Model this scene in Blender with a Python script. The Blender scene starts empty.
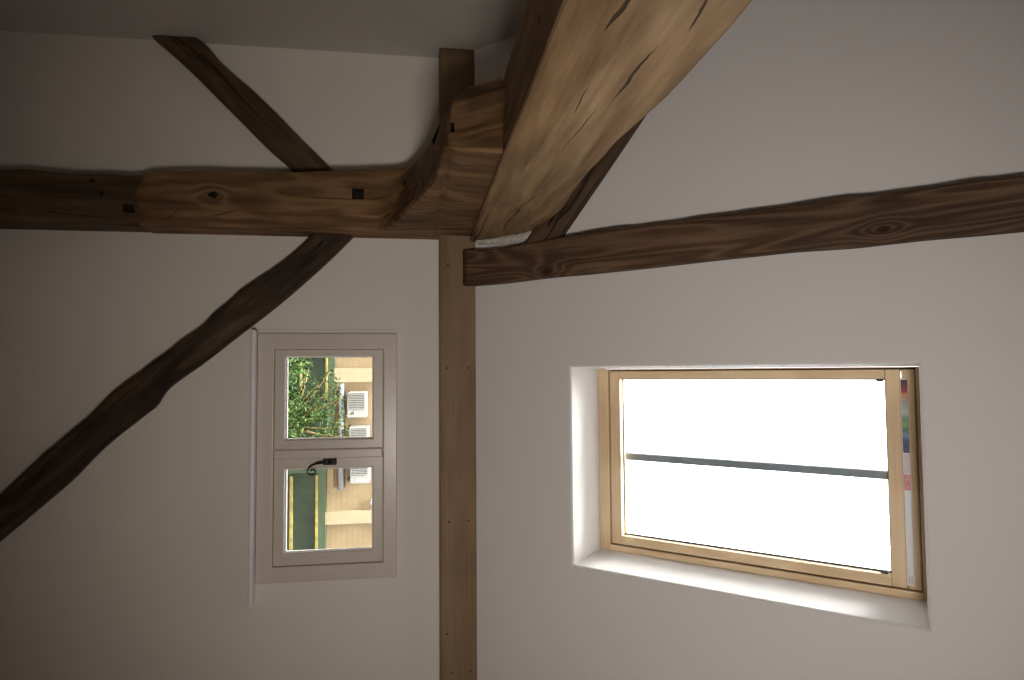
import bpy, bmesh, math, random
from mathutils import Vector, Matrix, noise as mnoise
random.seed(7)
sc = bpy.context.scene
COL = sc.collection
CAMZ = 1.85
F = 650.0
PITCH, YAW, TH = map(math.radians, (8.36, 2.81, 47.48))

# ------------------------------------------------------------------ geometry of the place
FW = Vector((-math.sin(YAW)*math.cos(PITCH), math.cos(YAW)*math.cos(PITCH), math.sin(PITCH)))
RT = Vector((math.cos(YAW), math.sin(YAW), 0))
UP = RT.cross(FW)
CAM = Vector((0, 0, CAMZ))
def ray(px, py): return (py-340)*RT + (px-512)*UP + F*FW
def P(px, py, y):                       # point on an upright plane parallel to the window wall
    q = ray(px, py); return CAM + q*(y/q.y)
RN = Vector((0, math.sin(TH), math.cos(TH)))          # outward normal of the sloping ceiling
RS = Vector((0, -math.cos(TH), math.sin(TH)))         # up the slope
R0 = Vector((0, 2.95, CAMZ+0.269))                    # foot of the slope, on the wall plate
def RP(x, s, off=0): return R0 + Vector((x, 0, 0)) + RS*s + RN*off
def R(px, py, off=0):                   # (x, s) of a point on the plane lying 'off' outside the slope
    q = ray(px, py); q = CAM + q*(((R0-CAM).dot(RN)+off)/q.dot(RN)); d = q-R0
    return d.x, d.dot(RS)

WALL_Y, LEFT_X, RIGHT_X, BACK_Y = 3.05, -1.497, 3.4, -3.05
APEX_Y = -0.05
APEX_S = (2.95-APEX_Y)/math.cos(TH)
APEX_Z = R0.z + APEX_S*math.sin(TH)

# ------------------------------------------------------------------ helpers
def link(o, parent=None):
    COL.objects.link(o)
    if parent: o.parent = parent
    return o
def tag(o, label=None, cat=None, group=None, kind=None):
    for k, v in (('label', label), ('category', cat), ('group', group), ('kind', kind)):
        if v: o[k] = v
    return o
def empty(name, loc=(0, 0, 0)):
    o = bpy.data.objects.new(name, None); o.location = loc; COL.objects.link(o)
    o.empty_display_size = .1
    return o
def mesh(name, verts, faces, mat, parent=None, smooth=False, frame=None, bevel=0, seg=2):
    """verts in world space; frame = (origin, X, Y) gives the object its own axes"""
    base = parent.matrix_world_ if hasattr(parent, 'matrix_world_') else None
    if frame:
        o_, X, Y = Vector(frame[0]), Vector(frame[1]).normalized(), Vector(frame[2])
        Z = X.cross(Y).normalized(); Y = Z.cross(X)
        M = Matrix(((X.x, Y.x, Z.x, o_.x), (X.y, Y.y, Z.y, o_.y), (X.z, Y.z, Z.z, o_.z), (0, 0, 0, 1)))
    else:
        M = Matrix.Identity(4)
        if verts:
            c = sum((Vector(v) for v in verts), Vector())/len(verts); M.translation = c
    Mi = M.inverted()
    me = bpy.data.meshes.new(name)
    me.from_pydata([Mi @ Vector(v) for v in verts], [], faces)
    bm = bmesh.new(); bm.from_mesh(me)
    bmesh.ops.recalc_face_normals(bm, faces=bm.faces)
    bm.to_mesh(me); bm.free()
    if smooth:
        for p in me.polygons: p.use_smooth = True
    me.materials.append(mat)
    o = bpy.data.objects.new(name, me); COL.objects.link(o)
    if parent:
        o.parent = parent
        pm = PM.get(parent.name, Matrix.Translation(parent.location) if parent.type == 'EMPTY' else Matrix.Identity(4))
        o.matrix_parent_inverse = Matrix.Identity(4)
        o.matrix_basis = pm.inverted() @ M
    else:
        o.matrix_basis = M
    PM[o.name] = M
    if bevel:
        b = o.modifiers.new('bevel', 'BEVEL'); b.width = bevel; b.segments = seg; b.limit_method = 'ANGLE'; b.angle_limit = .6
    return o
PM = {}
BOXF = [(0,1,2,3), (7,6,5,4), (0,4,5,1), (1,5,6,2), (2,6,7,3), (3,7,4,0)]
def boxv(x0, x1, y0, y1, z0, z1):
    return [(x0,y0,z0),(x1,y0,z0),(x1,y1,z0),(x0,y1,z0),(x0,y0,z1),(x1,y0,z1),(x1,y1,z1),(x0,y1,z1)]
def box(name, x0, x1, y0, y1, z0, z1, mat, parent=None, **k):
    return mesh(name, boxv(x0,x1,y0,y1,z0,z1), BOXF, mat, parent, **k)
def rbox(name, x0, x1, s0, s1, o0, o1, mat, parent=None, **k):     # box laid in the slope
    v = [RP(x, s, o) for (x, s, o) in boxv(x0,x1,s0,s1,o0,o1)]
    k.setdefault('frame', (RP(x0,s0,o0), (1,0,0), RS))
    return mesh(name, v, BOXF, mat, parent, **k)
def ring_geo(f, outer, inner, d0, d1):
    """flat picture-frame ring; f(a,b,d) -> point; outer/inner = four (a,b) corners"""
    v = [f(a,b,d0) for a,b in outer]+[f(a,b,d0) for a,b in inner]+[f(a,b,d1) for a,b in outer]+[f(a,b,d1) for a,b in inner]
    fs = []
    for i in range(4):
        j = (i+1) % 4
        fs += [(i,j,4+j,4+i), (8+i,12+i,12+j,8+j), (i,8+i,8+j,j), (4+i,4+j,12+j,12+i)]
    return v, fs
def rect(a0, a1, b0, b1): return [(a0,b0),(a1,b0),(a1,b1),(a0,b1)]
def tube(name, pts, rads, mat, parent=None, n=10, smooth=True):
    pts = [Vector(p) for p in pts]
    if not isinstance(rads, (list, tuple)): rads = [rads]*len(pts)
    v, f = [], []
    ref = None
    for i, p in enumerate(pts):
        t = (pts[min(i+1, len(pts)-1)]-pts[max(i-1, 0)]).normalized()
        if ref is None:
            ref = t.orthogonal().normalized()
        ref = (ref - t*ref.dot(t)).normalized(); b = t.cross(ref)
        for k in range(n):
            a = 2*math.pi*k/n; v.append(p + (ref*math.cos(a)+b*math.sin(a))*rads[i])
    for i in range(len(pts)-1):
        for k in range(n):
            f.append((i*n+k, i*n+(k+1) % n, (i+1)*n+(k+1) % n, (i+1)*n+k))
    f.append(tuple(range(n))); f.append(tuple((len(pts)-1)*n+k for k in range(n)))
    return mesh(name, v, f, mat, parent, smooth=smooth)

# ------------------------------------------------------------------ materials
def lin(c): return tuple(((x/255)/12.92 if x/255 <= .04045 else ((x/255+.055)/1.055)**2.4) for x in c)
class NT:
    def __init__(s, name):
        s.m = bpy.data.materials.new(name); s.m.use_nodes = True
        s.t = s.m.node_tree; s.b = s.t.nodes['Principled BSDF']; s.out = s.t.nodes['Material Output']
    def n(s, typ, **k):
        o = s.t.nodes.new(typ)
        for a, b in k.items():
            if a.startswith('i_'): o.inputs[a[2:].replace('_', ' ')].default_value = b
            else: setattr(o, a, b)
        return o
    def l(s, a, b): s.t.links.new(a, b)
    def math(s, op, a, b=None, c=None):
        o = s.n('ShaderNodeMath', operation=op)
        for i, x in enumerate((a, b, c)):
            if x is None: continue
            if isinstance(x, (int, float)): o.inputs[i].default_value = x
            else: s.l(x, o.inputs[i])
        return o.outputs[0]
    def ramp(s, fac, stops, interp='LINEAR'):
        r = s.n('ShaderNodeValToRGB'); r.color_ramp.interpolation = interp
        e = r.color_ramp.elements
        while len(e) < len(stops): e.new(.5)
        for i, (p, c) in enumerate(stops): e[i].position = p; e[i].color = (*c, 1) if len(c) == 3 else c
        s.l(fac, r.inputs[0]); return r.outputs[0]
    def mix(s, fac, a, b, typ='MIX'):
        m = s.n('ShaderNodeMix', data_type='RGBA', blend_type=typ)
        for sock, x in ((m.inputs[0], fac), (m.inputs[6], a), (m.inputs[7], b)):
            if isinstance(x, (int, float)): sock.default_value = x
            elif isinstance(x, tuple): sock.default_value = (*x, 1) if len(x) == 3 else x
            else: s.l(x, sock)
        return m.outputs[2]
    def coords(s, scale=(1,1,1), loc=(0,0,0), src='Object'):
        tc = s.n('ShaderNodeTexCoord'); mp = s.n('ShaderNodeMapping')
        mp.inputs['Scale'].default_value = scale; mp.inputs['Location'].default_value = loc
        s.l(tc.outputs[src], mp.inputs[0]); return mp.outputs[0]
    def noise(s, vec, scale=1, detail=4, rough=.55, dist=0):
        o = s.n('ShaderNodeTexNoise'); o.inputs['Scale'].default_value = scale; o.inputs['Detail'].default_value = detail
        o.inputs['Roughness'].default_value = rough; o.inputs['Distortion'].default_value = dist
        s.l(vec, o.inputs['Vector']); return o.outputs['Fac']
    def bump(s, h, strength=.3, dist=.01):
        b = s.n('ShaderNodeBump'); b.inputs['Strength'].default_value = strength; b.inputs['Distance'].default_value = dist
        s.l(h, b.inputs['Height']); s.l(b.outputs[0], s.b.inputs['Normal'])

def plain(name, col, rough=.5, metal=0, var=0, vs=20, bump=0, spec=None):
    t = NT(name); b = t.b
    b.inputs['Roughness'].default_value = rough; b.inputs['Metallic'].default_value = metal
    if spec is not None: b.inputs['Specular IOR Level'].default_value = spec
    n = t.noise(t.coords(), vs, 4)
    lo = tuple(c*(1-var) for c in col); hi = tuple(min(1, c*(1+var)) for c in col)
    t.l(t.ramp(n, [(.3, lo), (.7, hi)]), b.inputs['Base Color'])
    if bump: t.bump(n, bump, .004)
    return t.m

def plaster(name, col):
    t = NT(name); b = t.b; b.inputs['Roughness'].default_value = .85
    b.inputs['Specular IOR Level'].default_value = .2
    v = t.coords(src='Generated' if False else 'Object')
    n1 = t.noise(v, 1.4, 3, .5); n2 = t.noise(v, 60, 3, .6)
    t.l(t.ramp(n1, [(.25, tuple(c*.965 for c in col)), (.75, col)]), b.inputs['Base Color'])
    h = t.math('ADD', t.math('MULTIPLY', n1, 3.0), t.math('MULTIPLY', n2, .12))
    t.bump(h, .25, .01)
    return t.m

def wood(name, dark, mid, light, stretch=.13, ring=9.0, ringamt=.35, fibre=55, crack=.5, bump=.5,
         knots=(), off=(0, 0, 0), rough=.72, blot=.4, splits=(), knotamp=2.2):
    """grain runs along the object's own X axis"""
    t = NT(name); b = t.b
    b.inputs['Specular IOR Level'].default_value = .25
    tc = t.n('ShaderNodeTexCoord'); P_ = tc.outputs['Object']
    def mp(scale, loc=(0, 0, 0)):
        m = t.n('ShaderNodeMapping'); m.inputs['Scale'].default_value = scale
        m.inputs['Location'].default_value = tuple(a+b_ for a, b_ in zip(loc, off)); t.l(P_, m.inputs[0]); return m.outputs[0]
    low = t.noise(mp((1.6*stretch*6, 6, 6)), 1, 2, .5, .3)
    phase = t.math('MULTIPLY', low, ring)
    core = None
    for (kx, ky, kz, kr) in knots:
        sb = t.n('ShaderNodeVectorMath', operation='SUBTRACT'); t.l(P_, sb.inputs[0]); sb.inputs[1].default_value = (kx, ky, kz)
        ml = t.n('ShaderNodeVectorMath', operation='MULTIPLY'); t.l(sb.outputs[0], ml.inputs[0]); ml.inputs[1].default_value = (.6, 1, 1)
        ln = t.n('ShaderNodeVectorMath', operation='LENGTH'); t.l(ml.outputs[0], ln.inputs[0])
        d = t.math('DIVIDE', ln.outputs['Value'], kr)
        g = t.math('POWER', 2.718, t.math('MULTIPLY', t.math('MULTIPLY', d, d), -.12))
        phase = t.math('ADD', phase, t.math('MULTIPLY', g, knotamp))
        c = t.math('SUBTRACT', 1, t.math('SMOOTH_MIN', t.math('MULTIPLY', t.math('MAXIMUM', t.math('SUBTRACT', d, .6), 0), 1.4), 1, .05))
        core = c if core is None else t.math('MAXIMUM', core, c)
    fine = t.noise(mp((2.2, fibre, fibre)), 1, 5, .65)
    phase2 = t.math('ADD', phase, t.math('MULTIPLY', fine, .25))
    rings = t.math('MULTIPLY', t.math('ADD', t.math('SINE', t.math('MULTIPLY', phase2, 6.2832)), 1), .5)
    rings = t.math('POWER', rings, 1.6)
    big = t.noise(mp((1.1, 3.5, 3.5), (3, 1, 2)), 1, 4, .6, .6)
    streak = t.noise(mp((1.8, 17, 17), (2, 4, 6)), 1, 4, .6, .4)
    fs_ = t.math('ADD', t.math('MULTIPLY', fine, .55), t.math('MULTIPLY', streak, .45))
    fac = t.math('ADD', t.math('MULTIPLY', rings, ringamt), t.math('MULTIPLY', fs_, 1-ringamt))
    col = t.ramp(fac, [(.3, dark), (.5, mid), (.7, light)])
    blotc = t.ramp(big, [(.3, (1-blot,)*3), (.62, (1, 1, 1))])
    col = t.mix(1.0, col, blotc, 'MULTIPLY')
    # drying cracks: thin level sets of a strongly stretched noise, broken up
    cn = t.noise(mp((.55, 9, 9), (7, 3, 5)), 1, 3, .5, .25)
    cr = t.math('ABSOLUTE', t.math('SUBTRACT', cn, .5))
    cr = t.math('SUBTRACT', 1, t.math('MINIMUM', t.math('MULTIPLY', cr, 90), 1))
    gate = t.math('GREATER_THAN', t.noise(mp((1.4, 5, 5), (1, 9, 4)), 1, 1), .56)
    cr = t.math('MULTIPLY', t.math('MULTIPLY', cr, gate), crack)
    col = t.mix(cr, col, tuple(c*.18 for c in dark))
    if splits:
        sx = t.n('ShaderNodeSeparateXYZ'); t.l(P_, sx.inputs[0])
        wob = t.math('MULTIPLY', t.math('SUBTRACT', t.noise(mp((14, 14, 14)), 1, 3), .5), .012)
        tot = None
        for (ax, x0, v0, x1, v1, w_) in splits:
            tt = t.math('DIVIDE', t.math('SUBTRACT', sx.outputs[0], x0), x1-x0)
            lnv = t.math('ADD', t.math('MULTIPLY', tt, v1-v0), v0)
            d = t.math('ABSOLUTE', t.math('ADD', t.math('SUBTRACT', sx.outputs[ax], lnv), wob))
            q = t.math('SUBTRACT', t.math('MULTIPLY', tt, 2), 1)
            wd = t.math('MULTIPLY', t.math('SUBTRACT', 1, t.math('MULTIPLY', q, q)), w_)
            k_ = t.math('MULTIPLY', t.math('SUBTRACT', wd, d), 2.2/w_)
            k_ = t.math('MINIMUM', t.math('MAXIMUM', k_, 0), 1)
            tot = k_ if tot is None else t.math('MAXIMUM', tot, k_)
        col = t.mix(t.math('MULTIPLY', tot, .85), col, tuple(c*.15 for c in dark))
        cr = t.math('MAXIMUM', cr, tot)
    if core is not None:
        col = t.mix(t.math('MULTIPLY', core, .8), col, tuple(c*.3 for c in dark))
    t.l(col, b.inputs['Base Color'])
    b.inputs['Roughness'].default_value = rough
    h = t.math('SUBTRACT', t.math('ADD', t.math('MULTIPLY', fac, .5), t.math('MULTIPLY', big, .8)), t.math('MULTIPLY', cr, 1.2))
    t.bump(h, bump, .012)
    return t.m

M = {}
M['plaster'] = plaster('wall_plaster', (.80, .755, .68))  # creamier than the slope: warm floor bounce put into the colour
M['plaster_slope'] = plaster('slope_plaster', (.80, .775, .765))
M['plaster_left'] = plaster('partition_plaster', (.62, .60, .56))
def Lp(px, py, x):                       # point on the upright plane running away from the viewer at x
    q = ray(px, py); return CAM+q*(x/q.x)
def side_split(px0, py0, px1, py1, x, w_, post):
    a, b = Lp(px0, py0, x), Lp(px1, py1, x)
    if post: return (2, a.z-POSTZ, a.y-2.88, b.z-POSTZ, b.y-2.88, w_)
    return (2, a.y, -(a.z-CAMZ-.38), b.y, -(b.z-CAMZ-.38), w_)
def face_split(px0, py0, px1, py1, w_):
    a, b = P(px0, py0, 2.88), P(px1, py1, 2.88)
    return (1, a.z-POSTZ, a.x+.765, b.z-POSTZ, b.x+.765, w_)
POSTZ = P(137, 200, 2.88).z
M['oak_post'] = wood('post_oak', lin((92,66,42)), lin((128,96,64)), lin((152,118,82)), ring=6, ringamt=.22, fibre=38, crack=.25, off=(1,2,3), blot=.3, bump=.5, knots=[(P(213,195,2.88).z-POSTZ, P(213,195,2.88).x+.765, 0, .013), (P(330,180,2.88).z-POSTZ, P(330,180,2.88).x+.765, .12, .03), (P(180,180,2.88).z-POSTZ, P(180,180,2.88).x+.765, .12, .03)], knotamp=1.7,
    splits=[face_split(271,190,300,197,.0022), face_split(296,196.5,368,200.5,.0028), face_split(364,200.7,397,195,.002), face_split(205,218,245,208,.0025), face_split(160,222,182,208,.0022),
            side_split(422,206,477,212,-.62,.0045,1), side_split(424,218,452,209,-.62,.0035,1), side_split(412,227,444,216,-.62,.004,1), side_split(432,221,470,216,-.62,.003,1), side_split(420,231,466,229,-.62,.0035,1),
            side_split(455,190,468,186,-.62,.003,1)])
M['oak_foot'] = wood('foot_oak', lin((72,54,40)), lin((104,82,62)), lin((126,102,78)), ring=6, ringamt=.15, crack=.7, off=(5,2,8), blot=.5, bump=.8)
M['oak_beam'] = wood('beam_oak', lin((120,92,62)), lin((160,130,95)), lin((192,163,124)), stretch=.1, ring=5, ringamt=.12, fibre=34, crack=.8, off=(2,6,1), blot=.38, bump=.8,
    splits=[side_split(611,98,658,42,-.592,.004,0), side_split(603,32,640,-14,-.592,.0045,0), side_split(688,30,712,-12,-.592,.003,0), side_split(560,150,600,100,-.592,.002,0), side_split(572,110,590,75,-.592,.002,0),
            side_split(505,215,545,190,-.592,.0025,0)])
M['old_brace'] = wood('brace_oak', lin((40,30,24)), lin((76,60,46)), lin((116,92,70)), ring=6, ringamt=.12, fibre=30, crack=1, off=(9,1,1), blot=.72, bump=1)
M['old_brace2'] = wood('upper_brace_oak', lin((62,46,34)), lin((90,70,52)), lin((112,89,68)), ring=5, ringamt=.15, crack=.7, off=(4,7,1), blot=.4, bump=.8)
M['milled'] = wood('milled_pine', lin((124,101,76)), lin((140,115,88)), lin((152,126,97)), ring=3, ringamt=.15, fibre=90, crack=0, bump=.06, off=(3,3,3), blot=.14, rough=.6)
M['pine'] = wood('window_pine', lin((212,184,146)), lin((230,204,166)), lin((238,216,180)), ring=5, ringamt=.2, fibre=120, crack=0, bump=.05, off=(3,8,3), blot=.1, rough=.4)
M['floor'] = wood('floor_wood', lin((90,62,40)), lin((122,88,58)), lin((150,112,78)), off=(1,1,7), crack=0, bump=.1)
M['white_paint'] = plain('window_paint', lin((214,204,192)), .28, var=.02, vs=30)
M['sill_paint'] = plain('sill_paint', lin((240,238,240)), .35, var=.01)
M['iron'] = plain('black_iron', (.012,.012,.012), .45, .6, var=.2, bump=.2)
M['dark_hole'] = plain('dark_peg_hole_shade', lin((30,24,20)), .9, var=.3)  # dark peg wood; also lines the carved holes, painting in their shade
M['bar_white'] = plain('bar_white', lin((226,228,232)), .4, var=.01)
M['gasket'] = plain('gasket', lin((70,68,74)), .6, var=.05)
M['steel_dark'] = plain('dark_metal', lin((70,74,78)), .45, .3, var=.1)
M['mortar'] = plain('mortar', lin((200,195,185)), .95, var=.25, vs=60, bump=.6)
M['roofing'] = plain('roofing', lin((90,70,60)), .8, var=.2)

def glassmat(name):
    t = NT(name); nt = t.t; nt.nodes.remove(t.b)
    tr = t.n('ShaderNodeBsdfTransparent'); tr.inputs[0].default_value = (.97, .98, .97, 1)
    gl = t.n('ShaderNodeBsdfGlossy'); gl.inputs['Roughness'].default_value = .02
    fr = t.n('ShaderNodeFresnel'); fr.inputs['IOR'].default_value = 1.45
    mx = t.n('ShaderNodeMixShader'); t.l(fr.outputs[0], mx.inputs[0]); t.l(tr.outputs[0], mx.inputs[1]); t.l(gl.outputs[0], mx.inputs[2])
    t.l(mx.outputs[0], t.out.inputs[0]); return t.m
M['glass'] = glassmat('clear_glass')

# ------------------------------------------------------------------ room shell
struct = lambda o: tag(o, kind='structure')
T = .30
# floor with boards
struct(box('floor', LEFT_X-T, RIGHT_X+T, BACK_Y-T, WALL_Y+T, -.12, 0, M['floor']))
# window wall with the casement opening
zt = R0.z-.02
hx0, hx1 = -.165, .91
hz0, hz1 = CAMZ-.69, CAMZ-.10
def wallring(x, z, y): return (x, y, z)
v, f = ring_geo(lambda x, z, y: (x, y, z), rect(LEFT_X-T, RIGHT_X+T, 0, zt), rect(hx0, hx1, hz0, hz1), WALL_Y, WALL_Y+T)
struct(mesh('wall_front', v, f, M['plaster'], frame=((0, WALL_Y, 0), (1,0,0), (0,0,1))))
def gable(name, x0, x1, mat):
    prof = [(WALL_Y+.0, 0), (BACK_Y, 0), (BACK_Y, R0.z-.1), (2*APEX_Y-2.95, R0.z), (APEX_Y, APEX_Z), (2.95, R0.z), (WALL_Y, R0.z-.1)]
    v = [(x0, y, z) for y, z in prof]+[(x1, y, z) for y, z in prof]; n = len(prof)
    f = [tuple(range(n)), tuple(range(n, 2*n))]+[(i, (i+1) % n, n+(i+1) % n, n+i) for i in range(n)]
    return struct(mesh(name, v, f, mat))
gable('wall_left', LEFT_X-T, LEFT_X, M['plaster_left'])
gable('wall_right', RIGHT_X, RIGHT_X+T, M['plaster'])
struct(box('wall_back', LEFT_X-T, RIGHT_X+T, BACK_Y-T, BACK_Y, 0, zt, M['plaster']))
# sloping ceiling with the roof window opening
OX0, OX1, OS0, OS1 = -.016, .786, .490, 1.706      # opening at the ceiling face
IX0, IX1, IS0, IS1 = -.008, .768, .505, 1.699      # and at the depth of the window frame
REV = .215
SL = .29
def ceil_front():
    out = rect(LEFT_X-.05, RIGHT_X+.05, -.02, APEX_S)
    # subdivided opening loop, so the plaster arris can be rounded
    r = .012
    inn = rect(OX0, OX1, OS0, OS1)
    lv = []
    lv.append([RP(a, s, 0) for a, s in out])
    def grow(g, d): return [RP(a, s, d) for a, s in rect(OX0-g, OX1+g, OS0-g, OS1+g)]
    lv.append(grow(r, 0))
    for k in range(1, 5):
        a = k/4*math.pi/2; lv.append(grow(r*(1-math.sin(a)), r*(1-math.cos(a))))
    lv.append([RP(a, s, REV) for a, s in rect(IX0, IX1, IS0, IS1)]); lv.append([RP(a, s, SL) for a, s in rect(IX0, IX1, IS0, IS1)]); lv.append([RP(a, s, SL) for a, s in out])
    v = [p for L in lv for p in L]; f = []
    for i in range(len(lv)-1):
        for k in range(4):
            j = (k+1) % 4; f.append((i*4+k, i*4+j, (i+1)*4+j, (i+1)*4+k))
    e = (len(lv)-1)*4
    for k in range(4):
        j = (k+1) % 4; f.append((e+k, e+j, j, k))
    return struct(mesh('ceiling', v, f, M['plaster_slope'], frame=(RP(0,0,0), (1,0,0), RS)))
ceil_front()
def mir(p): return Vector((p[0], 2*APEX_Y-p[1], p[2]))
v = [mir(RP(x, s, o)) for (x, s, o) in boxv(LEFT_X-.05, RIGHT_X+.05, 0, APEX_S, 0, SL)]
struct(mesh('ceiling_rear_slope', v, BOXF, M['plaster_slope']))

# ------------------------------------------------------------------ timber tools
def lerp(a, b, t): return a+(b-a)*t
def resample(pts, xs):
    """pts: list of (px,py) with growing px; linear interpolation of py at xs"""
    r = []
    for x in xs:
        for (a, b), (c, d) in zip(pts, pts[1:]):
            if a <= x <= c or (c, d) == pts[-1]:
                r.append((x, b+(d-b)*(x-a)/(c-a))); break
        else: r.append((x, pts[0][1]))
    return r
def smooth_poly(pts, n):
    """Catmull-Rom through 3D points, resampled to n"""
    pts = [Vector(p) for p in pts]
    L = [0]
    for a, b in zip(pts, pts[1:]): L.append(L[-1]+(b-a).length)
    out = []
    for k in range(n):
        t = L[-1]*k/(n-1)
        i = 0
        while i < len(pts)-2 and L[i+1] < t: i += 1
        u = (t-L[i])/max(1e-9, L[i+1]-L[i])
        p0 = pts[max(i-1, 0)]; p1 = pts[i]; p2 = pts[i+1]; p3 = pts[min(i+2, len(pts)-1)]
        out.append(.5*((2*p1)+(p2-p0)*u+(2*p0-5*p1+4*p2-p3)*u*u+(3*p1-p0-3*p2+p3)*u**3))
    return out
def timber(name, A, B, depth, mat, parent=None, chA=.012, chB=.012, dropA=None, dropB=None, n=70, rough=.004, bulge=0.0, seed=0):
    """a hewn timber: A and B are the two long edges of its face, depth the vector into the wall"""
    A = smooth_poly(A, n); B = smooth_poly(B, n); dv = Vector(depth); dn = dv.normalized()
    dropA = chA if dropA is None else dropA; dropB = chB if dropB is None else dropB
    v = []; m = 0
    fr = [0, .2, .4, .6, .8, 1]
    for i in range(n):
        w = (B[i]-A[i]); W = w.length; wn = w.normalized()
        a2, b2 = A[i]+wn*chA, B[i]-wn*chB
        row = [A[i]+dv, A[i]+dn*(dropA+(dv.length-dropA)*.4), A[i]+dn*dropA, A[i]+wn*chA*.35+dn*dropA*.35]
        row += [lerp(a2, b2, q)-dn*bulge*math.sin(math.pi*q) for q in fr]
        row += [B[i]-wn*chB*.35+dn*dropB*.35, B[i]+dn*dropB, B[i]+dn*(dropB+(dv.length-dropB)*.4), B[i]+dv]
        m = len(row)
        for k, p in enumerate(row):
            if 0 < k < m-1:
                q = Vector((p.x*6+seed*3.1, p.y*6, p.z*6))
                p = p + dn*mnoise.noise(q*1.3)*rough*1.5 + wn*mnoise.noise(q*1.7+Vector((9, 4, seed)))*rough + dn*mnoise.noise(q*5)*rough*.5
            v.append(p)
    f = []
    for i in range(n-1):
        for k in range(m):
            j = (k+1) % m
            f.append((i*m+k, i*m+j, (i+1)*m+j, (i+1)*m+k))
    f.append(tuple(range(m))); f.append(tuple((n-1)*m+k for k in range(m)))
    X = (A[-1]-A[0]); Y = (B[0]-A[0])
    return mesh(name, v, f, mat, parent, smooth=True, frame=(A[0], X, Y))

def cut(o, cutters):
    """carve real holes into o; the carved mesh replaces the old one and the cutters are removed"""
    o.data.materials.append(M['dark_hole'])  # hole walls take this near-black colour in place of shade
    for c in cutters:
        b = o.modifiers.new('cut', 'BOOLEAN'); b.operation = 'DIFFERENCE'; b.object = c; b.solver = 'EXACT'
    bpy.context.view_layer.update()
    dg = bpy.context.evaluated_depsgraph_get()
    me = bpy.data.meshes.new_from_object(o.evaluated_get(dg)); me.name = o.name
    o.modifiers.clear(); o.data = me
    for c in cutters: bpy.data.objects.remove(c)

# ------------------------------------------------------------------ wall plate
def wall_plate():
    z0, z1 = CAMZ+.1045, CAMZ+.2675
    o = timber('wall_plate', [(LEFT_X-.0, 2.95, z0), (1, 2.95, z0), (RIGHT_X-.002, 2.95, z0)],
               [(LEFT_X-.0, 2.95, z1), (1, 2.95, z1), (RIGHT_X-.002, 2.95, z1)], (0, .3, 0), M['milled'],
               chA=.004, chB=.003, rough=.0008, n=40)
    tag(o, 'smooth planed brown wall plate running straight along the top of the window wall', 'beam')
    first = None
    for px, py in ((447,368),(468.5,368),(449,522),(468.5,520.6),(447,634),(451.5,672.6),(470.6,671),(448,265)):
        p = P(px, py, 2.949)
        if first is None:
            vv = []; n = 10
            for rr, yy in ((.0045, .004), (.0045, -.0005), (.003, -.0015)):
                for k in range(n):
                    a = 2*math.pi*k/n; vv.append(p+Vector((rr*math.cos(a), yy, rr*math.sin(a))))
            ff = [(i*n+k, i*n+(k+1) % n, (i+1)*n+(k+1) % n, (i+1)*n+k) for i in range(2) for k in range(n)]+[tuple(range(n)), tuple(range(2*n, 3*n))]
            first = mesh('nail_head', vv, ff, M['dark_nail'], o); fp = p
        else:
            c = first.copy(); COL.objects.link(c); c.parent = o
            mb = first.matrix_basis.copy(); d = PM[o.name].to_3x3().inverted() @ (p-fp)
            mb.translation = mb.translation+d; c.matrix_basis = mb
    return o
M['dark_nail'] = plain('nail_rust', lin((62,46,34)), .7, .2, var=.2)
plate = wall_plate()

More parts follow.
